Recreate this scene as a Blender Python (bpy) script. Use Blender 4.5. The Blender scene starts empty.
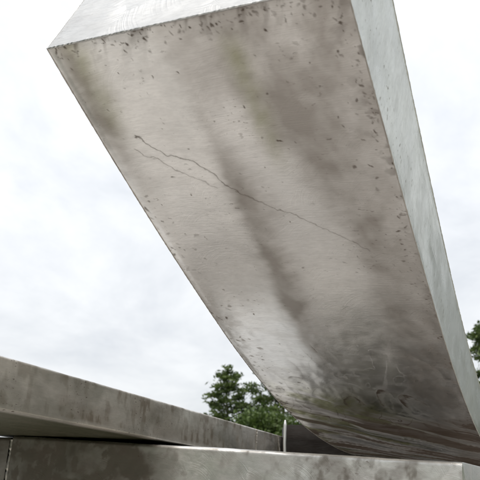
import bpy, math
import numpy as np
from mathutils import Matrix, Vector

RAD = math.radians
SC = bpy.context.scene
COL = SC.collection
EYE = 1.15                      # eye height above the ground, metres

# ------------------------------------------------------------------ camera
cam_data = bpy.data.cameras.new("camera")
cam = bpy.data.objects.new("camera", cam_data)
COL.objects.link(cam)
cam.location = (0, 0, EYE)
cam.rotation_euler = (RAD(90 + 20), 0, 0)
cam_data.sensor_width = 36
cam_data.lens = 36 * 750 / 480
cam_data.clip_start = 0.05
cam_data.clip_end = 3000
cam_data.dof.use_dof = True
cam_data.dof.focus_distance = 1.95
cam_data.dof.aperture_fstop = 11
SC.camera = cam

# ------------------------------------------------------------------ sky
SUN_EL, SUN_AZ = RAD(58), RAD(205)      # azimuth clockwise from +y : behind the camera, to the left
world = bpy.data.worlds.new("World")
SC.world = world
world.use_nodes = True
wt = world.node_tree
wt.nodes.clear()
def wn(kind, **kw):
    n = wt.nodes.new(kind)
    for k, v in kw.items():
        setattr(n, k, v)
    return n
w_out = wn("ShaderNodeOutputWorld")
w_bg = wn("ShaderNodeBackground")
w_bg.inputs["Strength"].default_value = 0.1
sky = wn("ShaderNodeTexSky", sky_type='NISHITA', sun_disc=False)
sky.sun_elevation = SUN_EL
sky.sun_rotation = SUN_AZ
sky.air_density = 1.2
sky.dust_density = 2.0
tc = wn("ShaderNodeTexCoord")
sep = wn("ShaderNodeSeparateXYZ")
wt.links.new(tc.outputs["Generated"], sep.inputs[0])
def wmath(op, a, b=None, clamp=False):
    n = wn("ShaderNodeMath", operation=op, use_clamp=clamp)
    for i, v in enumerate((a, b)):
        if v is None:
            continue
        if isinstance(v, (int, float)):
            n.inputs[i].default_value = v
        else:
            wt.links.new(v, n.inputs[i])
    return n.outputs[0]
zc = wmath('MAXIMUM', sep.outputs[2], 0.0)
den = wmath('ADD', zc, 0.32)
comb = wn("ShaderNodeCombineXYZ")
wt.links.new(wmath('DIVIDE', sep.outputs[0], den), comb.inputs[0])
wt.links.new(wmath('DIVIDE', sep.outputs[1], den), comb.inputs[1])
cn = wn("ShaderNodeTexNoise")
cn.inputs["Scale"].default_value = 1.9
cn.inputs["Detail"].default_value = 9
cn.inputs["Roughness"].default_value = 0.6
cn.inputs["Distortion"].default_value = 0.3
wt.links.new(comb.outputs[0], cn.inputs["Vector"])
cr = wn("ShaderNodeValToRGB")
cr.color_ramp.elements[0].position = 0.36
cr.color_ramp.elements[0].color = (0.74, 0.768, 0.81, 1)
cr.color_ramp.elements[1].position = 0.60
cr.color_ramp.elements[1].color = (0.97, 0.985, 1.0, 1)
wt.links.new(cn.outputs["Fac"], cr.inputs[0])
# overcast luminance: brighter towards the zenith, as under any closed cloud sheet
lum = wmath('ADD', wmath('MULTIPLY', zc, 4.0), 4.85)
cmul = wn("ShaderNodeVectorMath", operation='SCALE')
wt.links.new(cr.outputs[0], cmul.inputs[0])
wt.links.new(lum, cmul.inputs["Scale"])
cmix = wn("ShaderNodeMix", data_type='RGBA')
cmix.inputs[0].default_value = 0.93
wt.links.new(sky.outputs[0], cmix.inputs[6])
wt.links.new(cmul.outputs[0], cmix.inputs[7])
wt.links.new(cmix.outputs[2], w_bg.inputs["Color"])
wt.links.new(w_bg.outputs[0], w_out.inputs[0])

# ------------------------------------------------------------------ sun behind thin cloud
sun_data = bpy.data.lights.new("sun", 'SUN')
sun_data.energy = 1.5
sun_data.angle = RAD(48)
sun_data.color = (1.0, 0.96, 0.9)
sun = bpy.data.objects.new("sun", sun_data)
COL.objects.link(sun)
sd = Vector((math.sin(SUN_AZ) * math.cos(SUN_EL), math.cos(SUN_AZ) * math.cos(SUN_EL), math.sin(SUN_EL)))
sun.rotation_euler = (-sd).to_track_quat('-Z', 'Y').to_euler()
sun.location = sd * 40

SC.view_settings.view_transform = 'Standard'
SC.view_settings.look = 'None'
SC.view_settings.gamma = 1
SC.view_settings.use_curve_mapping = False
SC.view_settings.exposure = 0.85
SC.render.engine = 'CYCLES'
SC.cycles.max_bounces = 8

# ------------------------------------------------------------------ helpers
rng = np.random.default_rng(7)

def new_obj(name, me, parent=None, mat=None):
    o = bpy.data.objects.new(name, me)
    COL.objects.link(o)
    if parent is not None:
        o.parent = parent
    if mat is not None and me is not None:
        me.materials.append(mat)
    return o

def tag(o, label=None, cat=None, kind=None, group=None):
    if label: o["label"] = label
    if cat: o["category"] = cat
    if kind: o["kind"] = kind
    if group: o["group"] = group
    return o

def mesh_np(name, V, F, smooth=True):
    """V (n,3); F (m,4) quads."""
    me = bpy.data.meshes.new(name)
    V = np.asarray(V, dtype=np.float32).reshape(-1, 3)
    F = np.asarray(F, dtype=np.int32)
    m, k = F.shape
    me.vertices.add(len(V)); me.vertices.foreach_set("co", V.ravel())
    me.loops.add(m * k); me.loops.foreach_set("vertex_index", F.ravel())
    me.polygons.add(m)
    me.polygons.foreach_set("loop_start", np.arange(m, dtype=np.int32) * k)
    me.polygons.foreach_set("use_smooth", np.full(m, smooth, dtype=bool))
    me.update(calc_edges=True)
    me.validate()
    return me

def grid_faces(nu, nv, wrap=False):
    i = np.arange(nu - 1)[:, None]
    J = nv if wrap else nv - 1
    j = np.arange(J)[None, :]
    jn = (j + 1) % nv
    a = i * nv + j; b = (i + 1) * nv + j; c = (i + 1) * nv + jn; d = i * nv + jn
    return np.stack([a, b, c, d], -1).reshape(-1, 4)

def add_attr(me, name, data, kind='FLOAT'):
    a = me.attributes.new(name, kind, 'POINT')
    if kind == 'FLOAT':
        a.data.foreach_set("value", np.asarray(data, dtype=np.float32).ravel())
    else:
        a.data.foreach_set("vector", np.asarray(data, dtype=np.float32).ravel())

def smoothstep(a, b, x):
    t = np.clip((x - a) / (b - a), 0, 1)
    return t * t * (3 - 2 * t)

def vnoise(x, y, seed=0):
    """smooth 2-D value noise, numpy."""
    r = np.random.default_rng(seed)
    T = r.random((256, 256))
    xi = np.floor(x).astype(int); yi = np.floor(y).astype(int)
    fx = x - xi; fy = y - yi
    fx = fx * fx * (3 - 2 * fx); fy = fy * fy * (3 - 2 * fy)
    g = lambda a, b: T[a % 256, b % 256]
    return (g(xi, yi) * (1 - fx) + g(xi + 1, yi) * fx) * (1 - fy) + (g(xi, yi + 1) * (1 - fx) + g(xi + 1, yi + 1) * fx) * fy

def fbm(x, y, seed=0, oct=4):
    s = 0; a = 0.5; t = 0
    for k in range(oct):
        s = s + a * vnoise(x * 2 ** k, y * 2 ** k, seed + k); t += a; a *= 0.55
    return s / t

def poly_dist(U, S, pts):
    """distance in the (U,S) sheet to a polyline."""
    d = np.full(U.shape, 9.0); par = np.zeros(U.shape)
    n = len(pts) - 1
    for k in range(n):
        a = np.array(pts[k]); b = np.array(pts[k + 1]); v = b - a
        t = np.clip(((U - a[0]) * v[0] + (S - a[1]) * v[1]) / (v @ v), 0, 1)
        e = np.hypot(U - a[0] - t * v[0], S - a[1] - t * v[1])
        m = e < d
        d = np.where(m, e, d); par = np.where(m, (k + t) / n, par)
    return d, par

def tube(pts, rad, sides=8):
    pts = np.asarray(pts, float); n = len(pts)
    rad = np.broadcast_to(np.asarray(rad, float), (n,))
    tan = np.gradient(pts, axis=0)
    tan /= np.linalg.norm(tan, axis=1, keepdims=True) + 1e-12
    ref = np.where(np.abs(tan[:, 2:3]) > 0.9, np.array([[1., 0, 0]]), np.array([[0, 0, 1.]]))
    a = np.cross(tan, ref); a /= np.linalg.norm(a, axis=1, keepdims=True) + 1e-12
    b = np.cross(tan, a)
    th = np.linspace(0, 2 * np.pi, sides, endpoint=False)
    V = pts[:, None] + rad[:, None, None] * (np.cos(th)[None, :, None] * a[:, None] + np.sin(th)[None, :, None] * b[:, None])
    return V.reshape(-1, 3), grid_faces(n, sides, True)

# ------------------------------------------------------------------ materials
class NT:
    def __init__(self, name):
        self.m = bpy.data.materials.new(name); self.m.use_nodes = True
        self.t = self.m.node_tree; self.t.nodes.clear()
        self.out = self.t.nodes.new("ShaderNodeOutputMaterial")
    def n(self, kind, ins=None, **kw):
        nd = self.t.nodes.new(kind)
        for k, v in kw.items(): setattr(nd, k, v)
        for k, v in (ins or {}).items(): self.set(nd, k, v)
        return nd
    def set(self, nd, k, v):
        s = nd.inputs[k]
        if isinstance(v, bpy.types.NodeSocket): self.t.links.new(v, s)
        else: s.default_value = v
    def math(self, op, a, b=0.0, clamp=False):
        return self.n("ShaderNodeMath", {0: a, 1: b}, operation=op, use_clamp=clamp).outputs[0]
    def mix(self, f, a, b):
        return self.n("ShaderNodeMix", {0: f, 6: a, 7: b}, data_type='RGBA').outputs[2]
    def fmix(self, f, a, b):
        return self.n("ShaderNodeMix", {0: f, 2: a, 3: b}, data_type='FLOAT').outputs[0]
    def noise(self, vec, scale, detail=4, rough=0.55, dist=0.0):
        return self.n("ShaderNodeTexNoise", {"Vector": vec, "Scale": scale, "Detail": detail, "Roughness": rough, "Distortion": dist}).outputs[0]
    def ramp(self, f, lo, hi):
        return self.n("ShaderNodeMapRange", {0: f, 1: lo, 2: hi}, interpolation_type='SMOOTHSTEP').outputs[0]
    def mapping(self, vec, rot=(0, 0, 0), scale=(1, 1, 1), loc=(0, 0, 0)):
        return self.n("ShaderNodeMapping", {"Vector": vec, "Rotation": rot, "Scale": scale, "Location": loc}).outputs[0]
    def attr(self, name, out="Fac"):
        return self.n("ShaderNodeAttribute", attribute_name=name).outputs[out]

def rgb(r, g, b): return (r, g, b, 1.0)

def steel(name, base=(0.60, 0.575, 0.54), rough=0.34, swirl_scale=9.0, swirl_period=0.0065, swirl=0.5,
          brush_rot=0.6, brush=0.35, dirt=0.5, attrs=False, dirt_col=(0.075, 0.047, 0.031), speck=1.0, bump_dist=0.0006, pit_scale=60, hatch=0.35, grime_and_reflection_col=(0.27, 0.235, 0.205), algae_and_reflection_col=(0.26, 0.27, 0.13), scallop=0.0):
    """ground stainless plate: grinder swirls, hairline brushing, weathering; coordinates are metres on the sheet."""
    T = NT(name)
    co = T.attr("suv", "Vector")
    # grinder swirls: arcs round the centre of each stroke
    warp = T.n("ShaderNodeTexNoise", {"Vector": co, "Scale": 6.0, "Detail": 2.0}).outputs["Color"]
    wv = T.n("ShaderNodeVectorMath", {0: warp, 1: (0.5, 0.5, 0.5)}, operation='SUBTRACT').outputs[0]
    wv = T.n("ShaderNodeVectorMath", {0: wv, "Scale": 0.022}, operation='SCALE').outputs[0]
    cw = T.n("ShaderNodeVectorMath", {0: co, 1: wv}, operation='ADD').outputs[0]
    vor = T.n("ShaderNodeTexVoronoi", {"Vector": cw, "Scale": swirl_scale, "Randomness": 1.0}, voronoi_dimensions='2D')
    off = T.n("ShaderNodeVectorMath", {0: vor.outputs["Position"], 1: (0.05, 0.07, 0)}, operation='ADD').outputs[0]
    dl = T.n("ShaderNodeVectorMath", {0: cw, 1: off}, operation='DISTANCE').outputs["Value"]
    cell = T.n("ShaderNodeSeparateColor", {0: vor.outputs["Color"]}).outputs[0]
    w1 = T.math('ADD', T.math('MULTIPLY', dl, 1.0 / swirl_period), T.math('MULTIPLY', cell, 40.0))
    ring = T.n("ShaderNodeTexNoise", {"W": w1, "Scale": 1.0, "Detail": 3.0, "Roughness": 0.7}, noise_dimensions='1D').outputs[0]
    smask = T.ramp(T.noise(cw, 9.0, 4, 0.65), 0.40, 0.66)
    sw = T.math('MULTIPLY', T.math('SUBTRACT', ring, 0.5), T.math('MULTIPLY', smask, swirl * 2.6))
    # hairline brushing
    bmap = T.mapping(cw, rot=(0, 0, brush_rot), scale=(18, 420, 1))
    br = T.noise(bmap, 1.0, 3, 0.6)
    bmap2 = T.mapping(cw, rot=(0, 0, brush_rot + 0.5), scale=(45, 260, 1))
    br2 = T.noise(bmap2, 1.0, 2, 0.6)
    bh = T.math('ADD', T.math('MULTIPLY', br, brush * 2), T.math('MULTIPLY', br2, brush))
    height = T.math('ADD', sw, bh)
    if scallop:                                   # rows of overlapping grinder arcs
        sx = T.n("ShaderNodeSeparateXYZ", {0: cw})
        cx_ = T.math('SUBTRACT', T.math('FRACT', T.math('DIVIDE', sx.outputs[0], 0.085)), 0.5)
        arg = T.math('ADD', T.math('DIVIDE', sx.outputs[1], 0.0125), T.math('MULTIPLY', T.math('MULTIPLY', cx_, cx_), 3.0))
        arg = T.math('ADD', arg, T.math('MULTIPLY', T.noise(co, 9.0, 2), 3.0))
        sc_ = T.math('FRACT', arg)
        msk = T.ramp(T.noise(T.mapping(co, loc=(4, 2, 0)), 6.0, 3), 0.38, 0.6)
        height = T.math('ADD', height, T.math('MULTIPLY', T.math('MULTIPLY', T.math('MULTIPLY', sc_, sc_), msk), scallop))
    # weathering: dull smears, pits
    dull = T.ramp(T.noise(T.mapping(cw, rot=(0, 0, brush_rot), scale=(1, 2.6, 1)), 9.0, 6, 0.62), 0.42, 0.74)
    cloud = T.noise(co, 3.2, 5, 0.6)
    pit = T.ramp(T.noise(T.mapping(cw, rot=(0, 0, 0.35), scale=(1, 1.8, 1)), pit_scale, 3, 0.5), 0.62, 0.70)
    pitmask = T.ramp(T.noise(co, 7.0, 3), 0.47, 0.68)
    pit = T.math('MULTIPLY', T.math('MULTIPLY', pit, pitmask), speck)
    st = T.math('ADD', T.math('MULTIPLY', dull, 0.5 * dirt), T.math('MULTIPLY', pit, 0.8), clamp=True)
    col = T.mix(T.ramp(cloud, 0.3, 0.7), rgb(*[c * 0.88 for c in base]), rgb(*[min(1, c * 1.1) for c in base]))
    rr = T.math('ADD', T.math('MULTIPLY', T.noise(co, 14.0, 4), 0.16), rough - 0.08)
    rr = T.math('ADD', rr, T.math('MULTIPLY', br, 0.08))
    hat = T.noise(T.mapping(cw, rot=(0, 0, brush_rot + 0.25), scale=(26, 130, 1)), 1.0, 5, 0.7)
    hat2 = T.noise(T.mapping(cw, rot=(0, 0, brush_rot - 0.5), scale=(60, 150, 1), loc=(3, 7, 0)), 1.0, 4, 0.7)
    hm = T.math('MULTIPLY', T.ramp(T.math('MULTIPLY', T.math('ADD', hat, hat2), 0.5), 0.40, 0.66), hatch)
    col = T.mix(hm, col, rgb(*[c * 0.55 for c in base]))
    grime = T.ramp(T.noise(cw, 34.0, 7, 0.72), 0.52, 0.74)
    st = T.math('ADD', st, T.math('MULTIPLY', T.math('MULTIPLY', grime, T.ramp(T.noise(co, 4.0, 4), 0.38, 0.66)), 0.42 * dirt), clamp=True)
    clean = T.math('SUBTRACT', 1.0, T.attr("washed"))            # rain-washed upper faces carry little grime
    st = T.math('MULTIPLY', st, clean)
    if attrs:
        st = T.math('ADD', st, T.attr("stain"), clamp=True)
        col = T.mix(T.attr("grime_and_reflection"), col, rgb(*grime_and_reflection_col))
        col = T.mix(T.attr("algae_and_reflection"), col, rgb(*algae_and_reflection_col))
        rr = T.math('ADD', rr, T.math('MULTIPLY', T.attr("grime_and_reflection"), 0.20))
    col = T.mix(st, col, rgb(*dirt_col))
    metal = T.fmix(st, 1.0, 0.35)
    rr = T.fmix(st, rr, 0.75)
    bump = T.n("ShaderNodeBump", {"Height": height, "Strength": 1.0, "Distance": bump_dist})
    p = T.n("ShaderNodeBsdfPrincipled", {"Base Color": col, "Metallic": metal, "Roughness": rr, "Normal": bump.outputs[0]})
    T.t.links.new(p.outputs[0], T.out.inputs[0])
    return T.m

M_under = steel("brushed_steel_underside", rough=0.29, base=(0.90, 0.89, 0.875), swirl_scale=13, swirl=0.22, brush_rot=-0.35, brush=0.30, dirt=0.28, attrs=True, speck=0.7, grime_and_reflection_col=(0.30, 0.275, 0.25), dirt_col=(0.060, 0.038, 0.023), hatch=0.25)
M_side = steel("ground_steel_side", base=(0.50, 0.508, 0.455), bump_dist=0.0007, scallop=1.5, rough=0.25, swirl_scale=11, swirl_period=0.008, swirl=0.7, brush_rot=1.2, brush=0.2, dirt=0.22, speck=0.7)
M_end = steel("ground_steel_end", base=(0.47, 0.468, 0.46), rough=0.30, swirl_scale=7, swirl_period=0.007, swirl=0.9, brush_rot=0.1, brush=0.2, dirt=0.15, speck=0.6)
M_slab = steel("swirled_steel_slab", base=(0.66, 0.645, 0.615), rough=0.30, swirl_scale=16, swirl_period=0.0028, swirl=0.42, brush_rot=0.9, brush=0.12, dirt=0.75, speck=0.8, hatch=0.25, bump_dist=0.0004, attrs=True, grime_and_reflection_col=(0.155, 0.135, 0.11))
M_rear = steel("weathered_steel_beam", base=(0.66, 0.625, 0.575), rough=0.38, swirl_scale=10, swirl=0.12, brush_rot=0.0, brush=0.15, hatch=0.3, dirt=0.95, speck=1.3, dirt_col=(0.075, 0.055, 0.040), pit_scale=85, attrs=True, grime_and_reflection_col=(0.20, 0.165, 0.125), algae_and_reflection_col=(0.045, 0.050, 0.018))
M_weld = steel("weld_steel", base=(0.48, 0.45, 0.41), rough=0.45, swirl=0.0, brush=1.2, dirt=0.9, speck=1.0)
M_support = steel("shade_dark_support_steel", base=(0.022, 0.019, 0.017), rough=0.6, swirl=0.0, brush_rot=0.0, brush=0.8, dirt=1.2, speck=1.0, dirt_col=(0.014, 0.012, 0.010))  # near-black base paints in the shade under the leaning beam
M_flange = steel("bright_flange_steel", base=(0.72, 0.71, 0.68), rough=0.35, swirl=0.1, brush=0.4, dirt=0.3)

# ------------------------------------------------------------------ ground
def ground_material(name, c1, c2, c3, scale, bump):
    T = NT(name)
    co = T.n("ShaderNodeTexCoord").outputs["Object"]
    a = T.noise(co, scale, 8, 0.65); b = T.noise(co, scale * 0.07, 4, 0.6)
    col = T.mix(T.ramp(a, 0.35, 0.68), rgb(*c1), rgb(*c2))
    col = T.mix(T.math('MULTIPLY', T.ramp(b, 0.45, 0.7), 0.6), col, rgb(*c3))
    bp = T.n("ShaderNodeBump", {"Height": a, "Strength": 0.8, "Distance": bump})
    p = T.n("ShaderNodeBsdfPrincipled", {"Base Color": col, "Roughness": 0.9, "Normal": bp.outputs[0]})
    T.t.links.new(p.outputs[0], T.out.inputs[0])
    return T.m

def sheet(name, cx, cy, sx, sy, z, mat, n=40, wav=0.0, seed=1):
    x = np.linspace(-sx / 2, sx / 2, n); y = np.linspace(-sy / 2, sy / 2, n)
    X, Y = np.meshgrid(x, y, indexing='ij')
    Z = wav * (fbm(X * 0.3 + 50, Y * 0.3 + 50, seed) - 0.5)
    me = mesh_np(name, np.stack([X + cx, Y + cy, Z + z], -1), grid_faces(n, n))
    return tag(new_obj(name, me, mat=mat), kind="structure")

sheet("lawn", 0, 300, 1600, 1600, 0.0, ground_material("lawn_grass", (0.035, 0.06, 0.018), (0.085, 0.12, 0.035), (0.11, 0.11, 0.05), 30, 0.02), n=60)
sheet("gravel_path", 0.3, 1.6, 7.4, 9.4, 0.02, ground_material("pale_gravel", (0.53, 0.495, 0.46), (0.73, 0.70, 0.665), (0.51, 0.48, 0.445), 70, 0.006), n=20)

# ------------------------------------------------------------------ sculpture
ORG = np.array([0, 0, EYE])
sculpture = new_obj("steel_sculpture", None)
sculpture.location = (0.1, 2.4, 0.02)
tag(sculpture, "ground stainless steel sculpture of a leaning curved beam over a slab and a long beam", "sculpture")
SLOC = np.array(sculpture.location)
def loc(P): return np.asarray(P, float) + ORG - SLOC       # eye-relative metres -> sculpture space

# --- leaning curved beam: a rectangular section swept down a gently curving line
BW = 0.60; BYAW = 0.4262; BTH = 0.4341; BROLL = 0.1214; BK0 = 0.0868; BL1 = 0.9433; BK1 = 0.1604; BT = 0.2664; BTAP = -0.0758
BP0 = np.array([-0.3700, 1.2253, 0.8361])
BH = np.array([math.sin(BYAW), math.cos(BYAW), 0.0]); ZZ = np.array([0, 0, 1.0])
BS = np.cross(BH, ZZ)
BUP = ZZ * math.cos(BROLL) + BS * math.sin(BROLL)
BB = BS * math.cos(BROLL) - ZZ * math.sin(BROLL)
BEND = 2.5
BMIT = -0.0255                  # the end is cut slightly askew
_s = np.linspace(0, BEND, 2501)
_a = BTH - BK0 * _s - BK1 * np.maximum(0, _s - BL1)
_t = np.cos(_a)[:, None] * BH - np.sin(_a)[:, None] * BUP
_P = BP0 + np.vstack([np.zeros(3), np.cumsum(_t[:-1] * (_s[1] - _s[0]), 0)])
_n = -np.cos(_a)[:, None] * BUP - np.sin(_a)[:, None] * BH
def spine(s):
    s = np.asarray(s, float)
    sc = np.clip(s, 0, BEND)
    P = np.stack([np.interp(sc, _s, _P[:, k]) for k in range(3)], -1)
    N = np.stack([np.interp(sc, _s, _n[:, k]) for k in range(3)], -1)
    Tn = np.stack([np.interp(sc, _s, _t[:, k]) for k in range(3)], -1)
    return P + (s - sc)[..., None] * Tn, N, Tn
def thick(s): return BT + BTAP * np.asarray(s)

def bulge(U, S):
    """hand-made plate: long shallow rolls across the width, small hammer marks."""
    h = 0.0042 * np.exp(-((U - (0.275 - 0.03 * S)) / 0.050) ** 2) * smoothstep(-0.2, 0.25, S) * (1 - smoothstep(1.0, 1.3, S))
    h -= 0.0030 * np.exp(-((U - 0.145) / 0.075) ** 2)
    h -= 0.0032 * np.exp(-((U - 0.40) / 0.07) ** 2) * smoothstep(0.1, 0.5, S)
    h += 0.0022 * np.exp(-((U - 0.03) / 0.04) ** 2)
    h += 0.0030 * (fbm(U * 6 + 3, S * 3 + 1, 31, 3) - 0.5)
    for (u, s, r, a) in [(0.544, 0.97, 0.035, 1), (0.423, 1.02, 0.05, -1), (0.44, 1.15, 0.04, 1), (0.264, 1.22, 0.06, -1), (0.564, 1.12, 0.04, -0.8),
                         (0.33, 1.33, 0.04, 1), (0.50, 1.30, 0.04, 1), (0.20, 1.05, 0.05, 0.8), (0.37, 1.18, 0.03, 0.9), (0.31, 1.10, 0.03, -0.8)]:
        h += 0.0024 * a * np.exp(-(((U - u) / r) ** 2 + ((S - s) / (r * 1.6)) ** 2))
    low = smoothstep(0.65, 1.05, S)
    h += low * 0.0060 * (fbm(U * 15 + 1.5 * S, S * 9 - 3 * U, 35, 3) - 0.5)
    h += low * 0.0014 * (fbm(U * 34 + 3 * S, S * 22 - 4 * U, 37, 2) - 0.5)
    h += 0.0007 * (fbm(U * 30, S * 24, 38, 2) - 0.5)
    edge = smoothstep(0, 0.02, U) * smoothstep(0, 0.02, BW - U) * smoothstep(0, 0.02, S)
    return h * edge

SCR1 = [(0.088, 0.23), (0.106, 0.258), (0.129, 0.288), (0.156, 0.298), (0.184, 0.312), (0.214, 0.345), (0.234, 0.378), (0.258, 0.405), (0.287, 0.43), (0.322, 0.462), (0.358, 0.49), (0.396, 0.524), (0.43, 0.556), (0.463, 0.582), (0.496, 0.61)]
SCR2 = [(0.069, 0.26), (0.092, 0.288), (0.118, 0.312), (0.143, 0.34), (0.178, 0.368), (0.212, 0.39)]
SPK = [(0.564, 0.01), (0.57, 0.03), (0.56, 0.11), (0.507, 0.12), (0.444, 0.05), (0.403, 0.17), (0.352, 0.19), (0.52, 0.24), (0.492, 0.29), (0.393, 0.28), (0.424, 0.29), (0.555, 0.36), (0.524, 0.36), (0.586, 0.23), (0.584, 0.28), (0.576, 0.06), (0.249, 0.1), (0.122, 0.08), (0.09, 0.235), (0.189, 0.1), (0.192, 0.28), (0.12, 0.35), (0.34, 0.51), (0.201, 0.66), (0.07, 0.53), (0.117, 0.55), (0.141, 0.41), (0.122, 0.87), (0.147, 1.02), (0.312, 0.91), (0.325, 0.67), (0.465, 0.63), (0.573, 0.55), (0.57, 0.59), (0.573, 0.61), (0.542, 0.56), (0.573, 0.77), (0.472, 0.67)]
RINGS = [[(0.237, 1.35), (0.229, 1.40), (0.231, 1.44), (0.245, 1.485), (0.272, 1.51), (0.290, 1.46), (0.292, 1.40), (0.28, 1.36), (0.262, 1.34)],
         [(0.434, 1.09), (0.41, 1.17), (0.39, 1.25), (0.362, 1.30), (0.352, 1.37), (0.358, 1.43), (0.366, 1.46), (0.375, 1.43), (0.384, 1.34)],
         [(0.492, 1.23), (0.475, 1.29), (0.462, 1.31), (0.436, 1.315), (0.416, 1.35), (0.411, 1.41), (0.416, 1.48), (0.44, 1.47), (0.459, 1.45), (0.494, 1.47)],
         [(0.465, 0.95), (0.45, 1.02), (0.434, 1.09)], [(0.33, 1.30), (0.30, 1.25), (0.25, 1.24), (0.19, 1.27)],
         [(0.52, 1.10), (0.51, 1.17), (0.492, 1.23)], [(0.50, 1.30), (0.53, 1.33), (0.57, 1.32)]]

def underside():
    s1 = np.concatenate([np.linspace(0, 1.75, 860), np.linspace(1.75, BEND, 60)[1:]])
    u1 = np.linspace(0, BW, 400)
    S, U = np.meshgrid(s1, u1, indexing='ij')
    S0 = S; S = S + (BMIT / BW) * U * np.exp(-S / 0.25)
    P, N, _ = spine(S)
    V = P + U[..., None] * BB + (bulge(U, S0))[..., None] * N
    me = mesh_np("underside_plate", loc(V), grid_faces(len(s1), len(u1)))
    S = S0
    stain = np.zeros(S.shape)
    # warp so that no outline is clean
    Uw = U + 0.012 * (fbm(U * 60, S * 60, 5, 3) - 0.5); Sw = S + 0.014 * (fbm(U * 60 + 9, S * 60 + 4, 6, 3) - 0.5)
    brk = fbm(U * 90, S * 90, 8, 3)
    for pts, w, a in ((SCR1, 0.0013, 0.75), (SCR2, 0.0012, 0.6)):
        d, par = poly_dist(Uw + 0.004 * (fbm(U * 25, S * 25, 11) - 0.5), Sw, pts)
        stain += a * (1 - smoothstep(w * 0.4, w * 1.9, d)) * (0.55 + 0.45 * brk) * (1 - 0.35 * par)
        stain += 0.10 * a * (1 - smoothstep(0, 0.012, d))
    r = np.random.default_rng(21)
    spots = [(u, s, r.uniform(0.0014, 0.0032), 0.85) for u, s in SPK]
    for k in range(150): spots.append((r.uniform(0.01, 0.59), r.uniform(0.005, 1.3), r.uniform(0.0008, 0.002), r.uniform(.2, .6)))
    for k in range(130): spots.append((r.uniform(0.01, 0.59), abs(r.normal(0, 0.018)) + 0.004, r.uniform(0.0010, 0.0028), r.uniform(.3, .8)))     # top edge
    for k in range(260): spots.append((BW - abs(r.normal(0, 0.022)) - 0.003, r.uniform(0.0, 1.6), r.uniform(0.0009, 0.0028), r.uniform(.3, .8)))   # right edge
    for k in range(120): spots.append((abs(r.normal(0, 0.04)) + 0.003, r.uniform(0.4, 1.5), r.uniform(0.0015, 0.005), r.uniform(.25, .7)))     # left edge
    for (u, s, rad, a) in spots:
        i0 = np.searchsorted(s1, s - 0.04); i1 = np.searchsorted(s1, s + 0.04)
        j0 = np.searchsorted(u1, u - 0.04); j1 = np.searchsorted(u1, u + 0.04)
        uu = Uw[i0:i1, j0:j1] - u; ss = Sw[i0:i1, j0:j1] - s
        ang = 0.9 + r.normal(0, 0.7); c, sn = math.cos(ang), math.sin(ang)
        x = uu * c + ss * sn; y = -uu * sn + ss * c
        el = r.uniform(1.0, 2.4)
        d = np.hypot(x / el, y) / rad
        stain[i0:i1, j0:j1] = np.maximum(stain[i0:i1, j0:j1], a * (1 - smoothstep(0.45, 1.15, d)) * (0.45 + 0.8 * brk[i0:i1, j0:j1]))
    # ragged dark smears from the cut end and from the right-hand weld
    sm = fbm(U * 45 + S * 20, S * 14 - U * 10, 12, 4)
    stain += 0.55 * smoothstep(0.52, 0.72, sm) * np.exp(-S / 0.03) + 0.30 * np.exp(-S / 0.008)
    sm2 = fbm(U * 30, S * 42, 14, 4)
    stain += 0.50 * smoothstep(0.55, 0.72, sm2) * np.exp(-(BW - U) / 0.03)
    stain += 0.55 * smoothstep(0.55, 0.75, fbm(U * 22 + 3, S * 30, 15, 4)) * np.exp(-U / 0.045) * smoothstep(0.45, 0.9, S)
    # dried run-off rings low on the beam
    # dried puddle rims: sharp outside, fading inwards
    Ur = U + 0.022 * (fbm(U * 13, S * 9, 101, 4) - 0.5); Sr = S + 0.04 * (fbm(U * 13 + 7, S * 9, 103, 4) - 0.5)
    rims = [(0.262, 1.43, 0.034, 0.085, 2.6, 3.6, 0.75), (0.372, 1.37, 0.026, 0.095, 2.2, 4.0, 0.9), (0.452, 1.39, 0.042, 0.085, 2.0, 4.2, 0.9)]
    for k in range(22):
        rims.append((r.uniform(0.10, 0.60), r.uniform(1.02, 1.62), r.uniform(0.018, 0.05), r.uniform(0.04, 0.12), r.uniform(0, 6.28), r.uniform(1.5, 4.0), r.uniform(0.15, 0.45)))
    for (cu, cs_, ra, rb, a0, span, am) in rims:
        du, dv = Ur - cu, Sr - cs_
        dv2 = dv - 0.6 * du
        e = np.sqrt((du / ra) ** 2 + (dv2 / rb) ** 2)
        m = (e < 1.2)
        ph = np.mod(np.arctan2(dv2 / rb, du / ra) - a0, 2 * np.pi)
        win = smoothstep(0, 0.6, ph) * (1 - smoothstep(span - 0.8, span, ph))
        prof = np.exp(-np.maximum(0, 1 - e) / (0.10 + 0.25 * brk)) * (1 - smoothstep(1.0, 1.10, e))
        stain += np.where(m, am * win * prof * (0.5 + 0.7 * brk), 0)
    for k, pts in enumerate(RINGS):
        d, par = poly_dist(U + 0.02 * (fbm(U * 14, S * 9, 40 + k) - 0.5), S + 0.03 * (fbm(U * 14, S * 9, 50 + k) - 0.5), pts)
        w = (0.005, 0.006, 0.006, 0.003, 0.004, 0.004, 0.004)[k] * (0.25 + 1.3 * np.sin(np.pi * np.clip(par, 0.03, 0.97)) ** 2) * (0.5 + fbm(U * 50, S * 40, 90 + k, 3))
        a = (0.2, 0.3, 0.3, 0.22, 0.2, 0.25, 0.2)[k]
        stain += a * (1 - smoothstep(w * 0.3, w * 1.5, d)) * (0.5 + 0.6 * brk)
        stain += 0.30 * a * (1 - smoothstep(0, 0.035, d)) * fbm(U * 30, S * 22, 96 + k, 3) * 1.5
    # curved tide marks towards the foot
    tide = fbm(U * 7 + 0.6 * S, S * 4.2 + 2.2 * U, 60, 4)
    tl = 1 - smoothstep(0.0, 0.035, np.abs((tide * 5) % 1 - 0.5))
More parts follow.
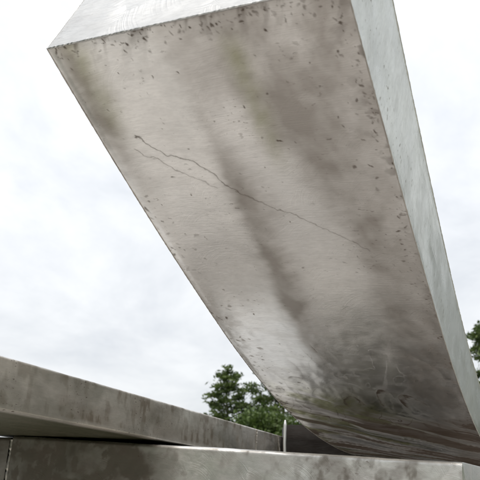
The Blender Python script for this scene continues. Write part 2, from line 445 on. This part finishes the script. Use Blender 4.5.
    stain += 0.42 * tl * smoothstep(0.95, 1.2, S) * (0.3 + 1.0 * brk) * smoothstep(0.3, 0.6, fbm(U * 8, S * 6, 66, 3))
    streak = fbm(S * 24 - U * 17, U * 2.2 + S * 3, 63, 5)
    stain += 1.0 * smoothstep(0.30, 0.56, streak) * smoothstep(1.28, 1.68, S)  # streaky dirt, thickened to paint in the dark at the foot
    add_attr(me, "stain", np.clip(stain, 0, 0.92))
    # painted reflections: grey band in the middle, brown ground tint on the right
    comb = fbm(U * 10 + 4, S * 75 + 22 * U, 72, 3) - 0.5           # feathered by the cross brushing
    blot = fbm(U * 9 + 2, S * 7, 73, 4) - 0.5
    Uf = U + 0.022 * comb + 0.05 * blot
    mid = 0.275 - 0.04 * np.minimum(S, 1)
    grime_and_reflection = 0.88 * np.exp(-(np.maximum(0, Uf - mid) / 0.055) ** 2 - (np.maximum(0, mid - Uf) / 0.030) ** 2) * (0.45 + 0.55 * smoothstep(0.15, 0.45, S)) * (1 - 0.7 * smoothstep(0.85, 1.15, S))
    grime_and_reflection += 0.15 * np.exp(-((Uf - 0.30) / 0.05) ** 2) * (1 - smoothstep(0.1, 0.35, S))
    grime_and_reflection += 0.75 * np.exp(-((Uf - 0.045 + 0.06 * S) / 0.035) ** 2) * (1 - smoothstep(0.12, 0.6, S))
    grime_and_reflection += 0.74 * smoothstep(0.33, 0.46, Uf + 0.10 * (1 - smoothstep(0.15, 0.5, S)) - 0.05) * (1 - 0.75 * smoothstep(0.40, 0.62, S) * (1 - smoothstep(0.40, 0.50, Uf)))
    grime_and_reflection += 0.35 * smoothstep(0.95, 1.35, S) * smoothstep(-0.1, 0.2, blot + 0.05)
    grime_and_reflection *= 0.45 + 1.0 * fbm(U * 16 + S * 5, S * 12 - U * 8, 71, 4)
    add_attr(me, "grime_and_reflection", np.clip(grime_and_reflection, 0, 0.9))
    alg = 0.42 * np.exp(-((U - 0.375) / 0.022) ** 2) * smoothstep(0.02, 0.08, S) * (1 - smoothstep(0.25, 0.40, S))  # green streaks near the top paint in the lawn's reflection
    alg += 1.1 * smoothstep(0.46, 0.60, fbm(S * 17 - U * 12, S * 2.4 + 1.6 * U, 77, 5)) * smoothstep(1.2, 1.5, S) * (1 - smoothstep(0.25, 0.5, U))
    alg += 0.35 * np.exp(-((U - 0.06) / 0.03) ** 2) * (1 - smoothstep(0.1, 0.3, S))
    alg *= 0.2 + 1.4 * fbm(U * 34 + S * 20, S * 22, 79, 5)
    add_attr(me, "algae_and_reflection", np.clip(alg, 0, 0.9))
    add_attr(me, "suv", np.stack([U, S, 0 * S], -1), 'FLOAT_VECTOR')
    return me

def ruled(name, fa, fb, ns, nv, wav=0.0, seed=0, s0=0.0, s1=None):
    """plate spanned between two edges of the beam."""
    s = np.linspace(s0, BEND if s1 is None else s1, ns)
    A = fa(s); B = fb(s)
    v = np.linspace(0, 1, nv)
    V = A[:, None] * (1 - v)[None, :, None] + B[:, None] * v[None, :, None]
    w = np.linalg.norm(B - A, axis=1)
    nrm = np.cross(np.gradient(A, axis=0), B - A); nrm /= np.linalg.norm(nrm, axis=1, keepdims=True)
    S, W = s[:, None] + 0 * v[None], w[:, None] * v[None]
    if wav:
        h = wav * (fbm(W * 7 + 1, S * 5 + 2, seed, 3) - 0.5) * smoothstep(0, .1, v)[None] * smoothstep(0, .1, 1 - v)[None]
        V = V + h[..., None] * nrm[:, None]
    me = mesh_np(name, loc(V), grid_faces(ns, nv))
    add_attr(me, "suv", np.stack([W + seed, S, 0 * S], -1), 'FLOAT_VECTOR')
    return me

eA = lambda s: spine(s)[0]
askew = lambda s: np.asarray(s) + BMIT * np.exp(-np.asarray(s) / 0.25)
eB = lambda s: spine(askew(s))[0] + BW * BB
eC = lambda s: eB(s) - thick(s)[:, None] * spine(s)[1]
eD = lambda s: eA(s) - thick(s)[:, None] * spine(s)[1]

leaning = new_obj("leaning_beam", ruled("leaning_beam", eD, eC, 160, 20, 0.004, 3), sculpture, M_slab)      # the upper plate carries the others
tag(leaning, "big curved steel beam rising towards the upper left")
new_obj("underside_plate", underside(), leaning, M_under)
new_obj("side_plate", ruled("side_plate", eB, eC, 500, 60, 0.006, 5), leaning, M_side)
new_obj("side_plate", ruled("side_plate", eA, eD, 160, 12, 0.004, 6), leaning, M_side)

def quad_plate(name, p00, p10, p01, p11, nu, nv, seed=0, wav=0.003):
    u = np.linspace(0, 1, nu)[:, None, None]; v = np.linspace(0, 1, nv)[None, :, None]
    V = (p00 * (1 - u) + p10 * u) * (1 - v) + (p01 * (1 - u) + p11 * u) * v
    lu, lv = np.linalg.norm(p10 - p00), np.linalg.norm(p01 - p00)
    U = (u * lu)[..., 0] + 0 * v[..., 0]; W = (v * lv)[..., 0] + 0 * u[..., 0]
    nr = np.cross(p10 - p00, p01 - p00); nr /= np.linalg.norm(nr)
    ed = smoothstep(0, .08, u) * smoothstep(0, .08, 1 - u) * smoothstep(0, .1, v) * smoothstep(0, .1, 1 - v)
    V = V + (wav * (fbm(U * 9, W * 9, seed + 1, 3) - 0.5))[..., None] * ed * nr
    me = mesh_np(name, loc(V), grid_faces(nu, nv))
    add_attr(me, "suv", np.stack([U + seed, W, 0 * U], -1), 'FLOAT_VECTOR')
    return me
z0 = np.array([0.0]); zE = np.array([BEND])
new_obj("end_plate", quad_plate("end_plate", eA(z0)[0], eB(z0)[0], eD(z0)[0], eC(z0)[0], 120, 50, 11), leaning, M_end)
new_obj("end_plate", quad_plate("end_plate", eA(zE)[0], eB(zE)[0], eD(zE)[0], eC(zE)[0], 20, 8, 12), leaning, M_end)

def bead(name, pts, r, parent, mat, seed, sides=6, wob=0.35):
    pts = np.asarray(pts); n = len(pts)
    rr = r * (1 + wob * (vnoise(np.arange(n) * 0.55, np.zeros(n) + 3.3, seed) - 0.5) * 2)
    V, F = tube(loc(pts), rr, sides)
    me = mesh_np(name, V, F)
    d = np.concatenate([[0], np.cumsum(np.linalg.norm(np.diff(pts, axis=0), axis=1))])
    suv = np.stack([np.repeat(d, sides), np.tile(np.arange(sides) * 0.004, n), np.zeros(n * sides)], -1)
    add_attr(me, "suv", suv, 'FLOAT_VECTOR')
    return new_obj(name, me, parent, mat)
ss = np.linspace(0, BEND, 700)
bead("edge_weld", eB(ss), 0.0013, leaning, M_weld, 1)
bead("edge_weld", eA(ss), 0.0014, leaning, M_weld, 2)
bead("edge_weld", eC(ss), 0.0014, leaning, M_side, 3)
tt = np.linspace(0, 1, 260)[:, None]
bead("edge_weld", eA(z0) * (1 - tt) + eB(z0) * tt, 0.0022, leaning, M_end, 4)
bead("edge_weld", eA(z0) * (1 - tt) + eD(z0) * tt, 0.0010, leaning, M_end, 5)

# --- rounded rectangular bar: closed profile swept along a straight axis
def round_rect(w, h, r, nw, nh, na=5):
    """profile counter-clockwise starting lower left; returns points and running length."""
    pts = []
    def seg(a, b, n):
        for k in range(n): pts.append((a[0] + (b[0] - a[0]) * k / n, a[1] + (b[1] - a[1]) * k / n))
    def arc(cx, cy, a0):
        for k in range(na): t = a0 + (math.pi / 2) * k / na; pts.append((cx + r * math.cos(t), cy + r * math.sin(t)))
    seg((r, 0), (w - r, 0), nw); arc(w - r, r, -math.pi / 2)
    seg((w, r), (w, h - r), nh); arc(w - r, h - r, 0)
    seg((w - r, h), (r, h), nw); arc(r, h - r, math.pi / 2)
    seg((0, h - r), (0, r), nh); arc(r, r, math.pi)
    P = np.array(pts)
    d = np.concatenate([[0], np.cumsum(np.linalg.norm(np.diff(P, axis=0), axis=1))])
    return P, d

def bar(name, origin, ax, ea, eb, length, w, h, r, n, nw, nh, seed, wav, parent, mat, end_mat, wfreq=6.0, grime=None):
    P, d = round_rect(w, h, r, nw, nh)
    x = np.linspace(0, length, n)
    nrm2 = np.stack([np.gradient(P[:, 1]), -np.gradient(P[:, 0])], -1)
    nrm2 /= np.linalg.norm(nrm2, axis=1, keepdims=True) + 1e-9
    X, D = np.meshgrid(x, d, indexing='ij')
    hgt = wav * (fbm(X * wfreq + seed, D * wfreq + 2, seed, 4) - 0.5)
    hgt *= smoothstep(0, 0.03, X) * smoothstep(0, 0.03, length - X)
    Q = P[None] + hgt[..., None] * nrm2[None]
    V = origin + X[..., None] * ax + Q[..., 0:1] * ea + Q[..., 1:2] * eb
    me = mesh_np(name, loc(V), grid_faces(n, len(P), True))
    add_attr(me, "suv", np.stack([X + seed, D, 0 * X], -1), 'FLOAT_VECTOR')
    top = (P[:, 1] > h - 1e-4)[None] & (X > -1)
    add_attr(me, "washed", 0.85 * top)
    if grime:  # masks hold grime and painted reflections
        fl, al = grime(X, P[None, :, 0] + 0 * X, P[None, :, 1] + 0 * X)
        add_attr(me, "grime_and_reflection", np.clip(fl, 0, 0.95)); add_attr(me, "algae_and_reflection", np.clip(al, 0, 0.95))
    o = new_obj(name, me, parent, mat)
    for xe in (0.0, length):                           # end plates: fan drawn as rings to the middle
        c = P.mean(0); rings = np.stack([c + (P - c) * f for f in (1.0, 0.985, 0.6, 0.02)], 0)
        V = origin + xe * ax + rings[..., 0:1] * ea + rings[..., 1:2] * eb + (np.array([0, 0.0015, 0.002, 0.002])[:, None, None] * ax * (1 if xe else -1))
        e = mesh_np("end_plate", loc(V), grid_faces(4, len(P), True))
        add_attr(e, "suv", np.stack([rings[..., 0] + seed + 3, rings[..., 1], 0 * rings[..., 0]], -1), 'FLOAT_VECTOR')
        new_obj("end_plate", e, o, end_mat)
    return o

def unit(v): v = np.asarray(v, float); return v / np.linalg.norm(v)
YC = 1.9
corner = np.array([0.2844, 1.0, 0.0614]) * YC             # near top right corner of the front slab
E1 = unit([-0.906, 0.4226, 0.084])                        # along the slab, to the left
E2 = unit(np.array([0.4226, 0.906, 0.014]))               # back into the slab
E2 = unit(E2 - (E2 @ E1) * E1 * 0.5)
E3 = unit(np.cross(E2, E1)); E3 = E3 if E3[2] > 0 else -E3
def slab_grime_and_reflection(X, A, B):
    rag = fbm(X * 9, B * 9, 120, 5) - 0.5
    f = 0.85 * smoothstep(0.78, 0.98, X + 0.28 * rag + 0.25 * (SL_H - B)) * (0.72 + 0.5 * fbm(X * 30, B * 30, 121, 4))  # left end darkened to paint in its dark reflection under the overhang
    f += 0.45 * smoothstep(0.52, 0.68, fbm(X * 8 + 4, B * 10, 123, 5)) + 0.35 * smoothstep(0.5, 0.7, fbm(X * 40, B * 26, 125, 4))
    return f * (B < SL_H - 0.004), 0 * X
def beam_grime_and_reflection(X, A, B):
    f = 0.5 * smoothstep(0.36, 0.66, fbm(X * 8, B * 14, 130, 5)) + 0.4 * smoothstep(0.5, 0.68, fbm(X * 45, B * 20, 131, 4))
    f *= 1 - 0.75 * (1 - smoothstep(0.004, 0.016, B))                # less grime along the lower arris
    f = np.where(B > LH - 1e-4, 0, f)
    under = (B < 1e-4) & (A > 0.006)  # underside: dark green reflection of the lawn, painted in
    return np.where(under, 0.3, f), np.where(under, 0.95, 0.30 * smoothstep(0.45, 0.65, fbm(X * 5, B * 9, 133, 4)) * (B < LH - 1e-4))
SL_LEN = 0.742 * YC; SL_D = 0.46; SL_H = 0.46
front = bar("front_slab", corner - E3 * SL_H, E1, E2, E3, SL_LEN, SL_D, SL_H, 0.010, 420, 12, 150, 17, 0.005, sculpture, M_slab, M_slab, grime=slab_grime_and_reflection)
tag(front, "pale swirl-ground steel slab along the bottom")
left_o = corner - E3 * (SL_H + 0.006) + E1 * (SL_LEN + 0.022) + E2 * 0.012
bar("side_slab", left_o, E1, E2, E3, 0.9, SL_D - 0.05, SL_H, 0.012, 60, 8, 60, 23, 0.008, sculpture, M_slab, M_support, grime=lambda X, A, B: (0.9 * (0.6 + 0.6 * fbm(X * 20, B * 20, 141, 4)) * (B < SL_H - 0.004), 0 * X))
def box_mesh(name, o, ax, ay, az, sx, sy, sz, bev=0.003, seed=0):
    P, d = round_rect(sx, sy, bev, 4, 4, 3)
    zs = np.linspace(0, sz, 24)
    prof = [(0.0, 0.02), (0.0, 0.96)] + [(z, 1.0) for z in zs] + [(sz, 0.96), (sz, 0.02)]
    c = P.mean(0); rows = []; suv = []
    for k, (z, f) in enumerate(prof):
        Q = c + (P - c) * f
        zo = z + (0.0 if 1 < k < len(prof) - 2 else (-bev * 0.3 if k < 2 else bev * 0.3))
        rows.append(o + Q[:, 0:1] * ax + Q[:, 1:2] * ay + zo * az)
        suv.append(np.stack([d + seed, np.full(len(d), z), np.zeros(len(d))], -1))
    me = mesh_np(name, loc(np.array(rows)), grid_faces(len(prof), len(P), True))
    add_attr(me, "suv", np.array(suv), 'FLOAT_VECTOR')
    return me
def leg_post(x, y, ztop, parent, seed):
    me = box_mesh("leg", np.array([x, y, -EYE + 0.02]), np.array([1., 0, 0]), np.array([0, 1., 0]), ZZ, 0.16, 0.16, ztop + EYE - 0.02, 0.006, seed)
    new_obj("leg", me, parent, M_slab)
zz = np.linspace(0, 0.34, 90)[:, None]
joint = corner + E1 * (SL_LEN + 0.011) + E2 * 0.017 - E3 * 0.012
bead("weld_bead", joint - E3 * zz, 0.0095, front, M_weld, 9, 8, 0.35)

for q_, (a_, b_) in enumerate(((0.25, 0.15), (SL_LEN - 0.3, 0.15))):
    c_ = corner + E1 * a_ + E2 * b_ - E3 * (SL_H - 0.02)
    leg_post(c_[0], c_[1], c_[2], front, 70 + q_)

# --- long beam lying across the slab, running back to the right
HB = 0.164 * YC
L_far = np.array([0.631, 10.82, 1.0]) * HB
L_near = np.array([-1.616, 5.01, 1.0]) * HB
AX = unit(L_far - L_near)
ROLL = RAD(3.6)
side = np.array([-AX[1], AX[0], 0.0])
EA = side * math.cos(ROLL) + ZZ * math.sin(ROLL)         # across, away from the camera side
EB = unit(np.cross(AX, EA)); EB = EB if EB[2] > 0 else -EB
LH = 0.352 * HB
LBACK = 0.75
L_len = np.linalg.norm(L_far - L_near) + LBACK
rear = bar("long_beam", L_near - AX * LBACK - EB * LH, AX, EA, EB, L_len, 0.66, LH, 0.005, 520, 16, 40, 29, 0.0016, sculpture, M_rear, M_rear, 9.0, grime=beam_grime_and_reflection)
tag(rear, "long weathered steel beam crossing at the lower left")
for k, back in enumerate((0.10, 0.36)):
    q = L_far - AX * back
    bead("seam_weld", q - EB * (LH * np.linspace(0.02, 0.98, 60)[:, None]) - EA * 0.001 + AX * (0.0 if k else 0.05) * np.linspace(0, 1, 60)[:, None], 0.003, rear, M_weld, 30 + k)

# --- support between slab, long beam and leaning beam
XX = np.array([1., 0, 0]); YY = np.array([0, 1., 0])
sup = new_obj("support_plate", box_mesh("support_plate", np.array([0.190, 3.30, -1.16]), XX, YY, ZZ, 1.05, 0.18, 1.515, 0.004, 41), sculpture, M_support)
tag(sup, "support plate painted shade-dark under the foot of the leaning beam")
qz = 1 - (1 - np.linspace(0, 1, 60)) ** 2.2
fl_z = -1.16 + 1.525 * qz
fl_pts = np.stack([0.184 + 0.05 * np.maximum(0, fl_z - 0.27), np.full(60, 3.2), fl_z], -1)
Vf, Ff = tube(loc(fl_pts), 0.0068 * np.sqrt(np.clip((0.367 - fl_z) / 0.02, 0.01, 1)), 10)
fme = mesh_np("flange", Vf, Ff); add_attr(fme, "suv", Vf * 1.0, 'FLOAT_VECTOR')
new_obj("flange", fme, sup, M_flange)

# ------------------------------------------------------------------ trees
def foliage_material(name, dark, light):
    T = NT(name)
    tone = T.attr("tone")
    co = T.n("ShaderNodeTexCoord").outputs["Object"]
    big = T.noise(co, 0.9, 3)
    f = T.math('ADD', T.math('MULTIPLY', tone, 0.75), T.math('MULTIPLY', T.ramp(big, 0.35, 0.65), 0.3), clamp=True)
    col = T.mix(f, rgb(*dark), rgb(*light))
    p = T.n("ShaderNodeBsdfPrincipled", {"Base Color": col, "Roughness": 0.55})
    tr = T.n("ShaderNodeBsdfTranslucent", {"Color": col})
    mx = T.n("ShaderNodeMixShader", {0: 0.3, 1: p.outputs[0], 2: tr.outputs[0]})
    T.t.links.new(mx.outputs[0], T.out.inputs[0])
    return T.m

def bark_material():
    T = NT("bark")
    co = T.n("ShaderNodeTexCoord").outputs["Object"]
    a = T.noise(T.mapping(co, scale=(1, 1, 0.25)), 14, 6, 0.6)
    col = T.mix(T.ramp(a, 0.35, 0.65), rgb(0.045, 0.034, 0.026), rgb(0.13, 0.105, 0.085))
    bp = T.n("ShaderNodeBump", {"Height": a, "Distance": 0.02})
    p = T.n("ShaderNodeBsdfPrincipled", {"Base Color": col, "Roughness": 0.9, "Normal": bp.outputs[0]})
    T.t.links.new(p.outputs[0], T.out.inputs[0])
    return T.m
M_bark = bark_material()
M_pine = foliage_material("pine_foliage", (0.025, 0.05, 0.014), (0.14, 0.19, 0.05))
M_bush = foliage_material("light_foliage", (0.035, 0.068, 0.016), (0.12, 0.17, 0.04))

def leaf_quads(C, D, L, Wd, r):
    """one slim kite per leaf: centre C, direction D, length L, width Wd."""
    n = len(C)
    D = D / (np.linalg.norm(D, axis=1, keepdims=True) + 1e-9)
    R = r.normal(size=(n, 3)); R -= (R * D).sum(1, keepdims=True) * D
    R /= np.linalg.norm(R, axis=1, keepdims=True) + 1e-9
    a = C - D * L[:, None] * 0.5; b = C + R * Wd[:, None] * 0.5 + D * L[:, None] * 0.08
    c = C + D * L[:, None] * 0.5; d = C - R * Wd[:, None] * 0.5 + D * L[:, None] * 0.08
    V = np.stack([a, b, c, d], 1).reshape(-1, 3)
    return V, np.arange(4 * n).reshape(-1, 4)

def make_tree(name, x, y, height, seed, label, cat, mat, crown_base=0.12, spread=0.42, n_branch=46, tufts=13, leaves=26,
              leaf_len=0.13, leaf_w=0.035, tuft_r=0.17, lift=0.35, shape=0.8, flat=0.45, group=None):
    r = np.random.default_rng(seed)
    root = new_obj(name, None); root.location = (x, y, 0)
    tag(root, label, cat, group=group)
    nz = 14
    zt = np.linspace(-0.1, height * 0.97, nz)
    tx = np.cumsum(r.normal(0, 0.05, nz)) * 0.6; ty = np.cumsum(r.normal(0, 0.05, nz)) * 0.6
    tp = np.stack([tx - tx[0], ty - ty[0], zt], -1)
    r0 = height * 0.02
    Vs, Fs = [], []; off = 0
    def put(V, F):
        nonlocal off
        Vs.append(V); Fs.append(F + off); off += len(V)
    put(*tube(tp, r0 * (1 - 0.9 * np.linspace(0, 1, nz)) + 0.006, 9))
    C, D, TN, LL = [], [], [], []
    for k in range(n_branch):
        f = crown_base + (0.985 - crown_base) * ((k + r.random() * 0.8) / n_branch)
        z = f * height
        o = np.array([np.interp(z, zt, tp[:, 0]), np.interp(z, zt, tp[:, 1]), z])
        g = (f - crown_base) / (1 - crown_base)
        ln = height * spread * ((1 - g) ** shape * 0.92 + 0.09) * r.uniform(0.55, 1.15)
        az = k * 2.399 + r.normal(0, 0.35)
        h = np.array([math.cos(az), math.sin(az), 0])
        q = np.linspace(0, 1, 7)
        up = lift * (0.25 + 0.95 * g)
        bp = o + np.outer(q * ln, h) + np.outer(ln * (up * q + 0.22 * q ** 2.2 - 0.16 * q * (1 - g)), [0, 0, 1]) + r.normal(0, 0.02, (7, 3)) * ln * q[:, None]
        put(*tube(bp, (0.012 + 0.016 * ln) * (1 - 0.85 * q) , 5))
        side_ = np.cross(h, [0, 0, 1.])
        for m in range(max(3, int(tufts * (0.35 + ln / (height * spread))))):
            qq = 0.22 + 0.8 * r.random() ** 0.75
            c0 = np.array([np.interp(qq, q, bp[:, i]) for i in range(3)])
            wd = ln * 0.30 * (1.05 - qq * 0.75)
            lat = r.uniform(-1, 1) * wd
            tip = c0 + side_ * lat + h * abs(lat) * 0.5 + np.array([0, 0, r.normal(0.03, 0.06) * (1 + ln * 0.3)])
            if abs(lat) > 0.12:
                put(*tube(np.stack([c0, (c0 + tip) / 2 + r.normal(0, 0.015, 3), tip]), np.array([0.008, 0.006, 0.003]), 4))
            nl = int(leaves * r.uniform(0.6, 1.3))
            tr_ = tuft_r * r.uniform(0.65, 1.3)
            dirs = r.normal(size=(nl, 3)); dirs[:, 2] = np.abs(dirs[:, 2]) * 0.7 + 0.1
            dirs += (h * 0.6)[None]
            pos = tip + r.normal(size=(nl, 3)) * np.array([tr_, tr_, tr_ * flat]) * 0.62
            C.append(pos); D.append(dirs); LL.append(np.full(nl, leaf_len) * r.uniform(0.6, 1.35, nl))
            TN.append(np.clip(r.normal(0.42, 0.2) + r.normal(0, 0.13, nl), 0, 1))
    C = np.concatenate(C); D = np.concatenate(D); LL = np.concatenate(LL); TN = np.concatenate(TN)
    new_obj("trunk", mesh_np("trunk", np.concatenate(Vs), np.concatenate(Fs)), root, M_bark)
    V, F = leaf_quads(C, D, LL, LL * (leaf_w / leaf_len), r)
    me = mesh_np("crown", V, F, smooth=False)
    add_attr(me, "tone", np.repeat(TN, 4))
    new_obj("crown", me, root, mat)
    return root

make_tree("pine_tree", -0.5, 28.0, 6.05, 5, "green pine left of the leaning beam, its whole tip clear against the sky", "tree", M_pine, crown_base=0.04, n_branch=66, tufts=13, leaf_len=0.17, leaf_w=0.055, tuft_r=0.17, spread=0.50, shape=1.05, flat=0.35, group="trees behind the sculpture")
make_tree("pine_tree", 1.6, 26.5, 6.6, 8, "dense dark green pine half hidden behind the left edge of the leaning beam", "tree", M_pine, crown_base=0.04, n_branch=72, tufts=15, leaf_len=0.17, leaf_w=0.055, tuft_r=0.18, spread=0.46, flat=0.35, group="trees behind the sculpture")
make_tree("pine_tree", 8.75, 26.0, 7.4, 12, "tall green pine at the right edge beyond the leaning beam", "tree", M_pine, n_branch=70, tufts=14, leaf_len=0.18, leaf_w=0.06, tuft_r=0.2, flat=0.35, group="trees behind the sculpture")
make_tree("leafy_bush", 0.75, 23.6, 3.75, 21, "light green leafy bush low between the two pines", "bush", M_bush, crown_base=0.08, spread=0.44, n_branch=50, tufts=15, leaves=26, leaf_len=0.15, leaf_w=0.07, tuft_r=0.24, lift=0.6, shape=0.5, flat=0.7)
# the rest of the grove to either side of the lawn; the steel mirrors it
for k, (x, y, h, lb) in enumerate((
        (15.0, 22.0, 8.0, "tall pine standing right of the lawn, nearest the tree at the frame edge"),
        (19.0, 12.0, 9.5, "broad tall pine on the right side of the lawn"),
        (19.5, 2.5, 11.0, "pine on the right side of the lawn level with the sculpture"),
        (-15.5, 9.0, 9.5, "pine on the left side of the lawn beyond the long beam"),
        (-16.5, 2.0, 10.5, "tall pine on the left side of the lawn level with the sculpture"),
        (-17.0, -5.5, 9.0, "pine on the left side of the lawn behind the viewer"))):
    make_tree("pine_tree", x, y, h, 90 + k, lb, "tree", M_pine, crown_base=0.05, n_branch=80, tufts=12, leaves=16, leaf_len=0.38, leaf_w=0.14, tuft_r=0.42, group="trees round the lawn")

def make_added_hedge(x, y0, y1, depth, h):
    r = np.random.default_rng(55)
    root = new_obj("added_hedge", None); root.location = (x, (y0 + y1) / 2, 0)
    tag(root, "tall dark green evergreen screen, added out of view to darken reflections in the steel", "added_hedge")
    n = 60000; L = y1 - y0
    C = np.stack([r.uniform(-depth / 2, depth / 2, n), r.uniform(-L / 2, L / 2, n), r.uniform(0.05, h, n)], -1)
    f = r.integers(0, 3, n)                                     # most leaves sit in the outer skin
    C[f == 0, 0] = depth / 2 + r.normal(0, 0.06, (f == 0).sum())
    C[f == 1, 2] = h + r.normal(0, 0.06, (f == 1).sum())
    V, F = leaf_quads(C, r.normal(size=(n, 3)), r.uniform(0.12, 0.24, n), r.uniform(0.07, 0.12, n), r)
    me = mesh_np("foliage", V, F, smooth=False)
    add_attr(me, "tone", np.repeat(np.clip(r.normal(0.25, 0.15, n), 0, 1), 4))
    new_obj("foliage", me, root, M_pine)
    Vs, Fs = [], []
    for k, yy in enumerate(np.arange(-L / 2 + 0.4, L / 2, 0.8)):
        z = np.linspace(0, h * 0.9, 6)
        v, q = tube(np.stack([r.normal(0, 0.05, 6), yy + r.normal(0, 0.05, 6), z], -1), np.linspace(0.05, 0.015, 6), 6)
        me = mesh_np("stem", v, q); new_obj("stem", me, root, M_bark)
make_added_hedge(-9.0, -3.2, 12.0, 1.6, 6.2)  # unseen, added and sized to darken what the slab mirrors
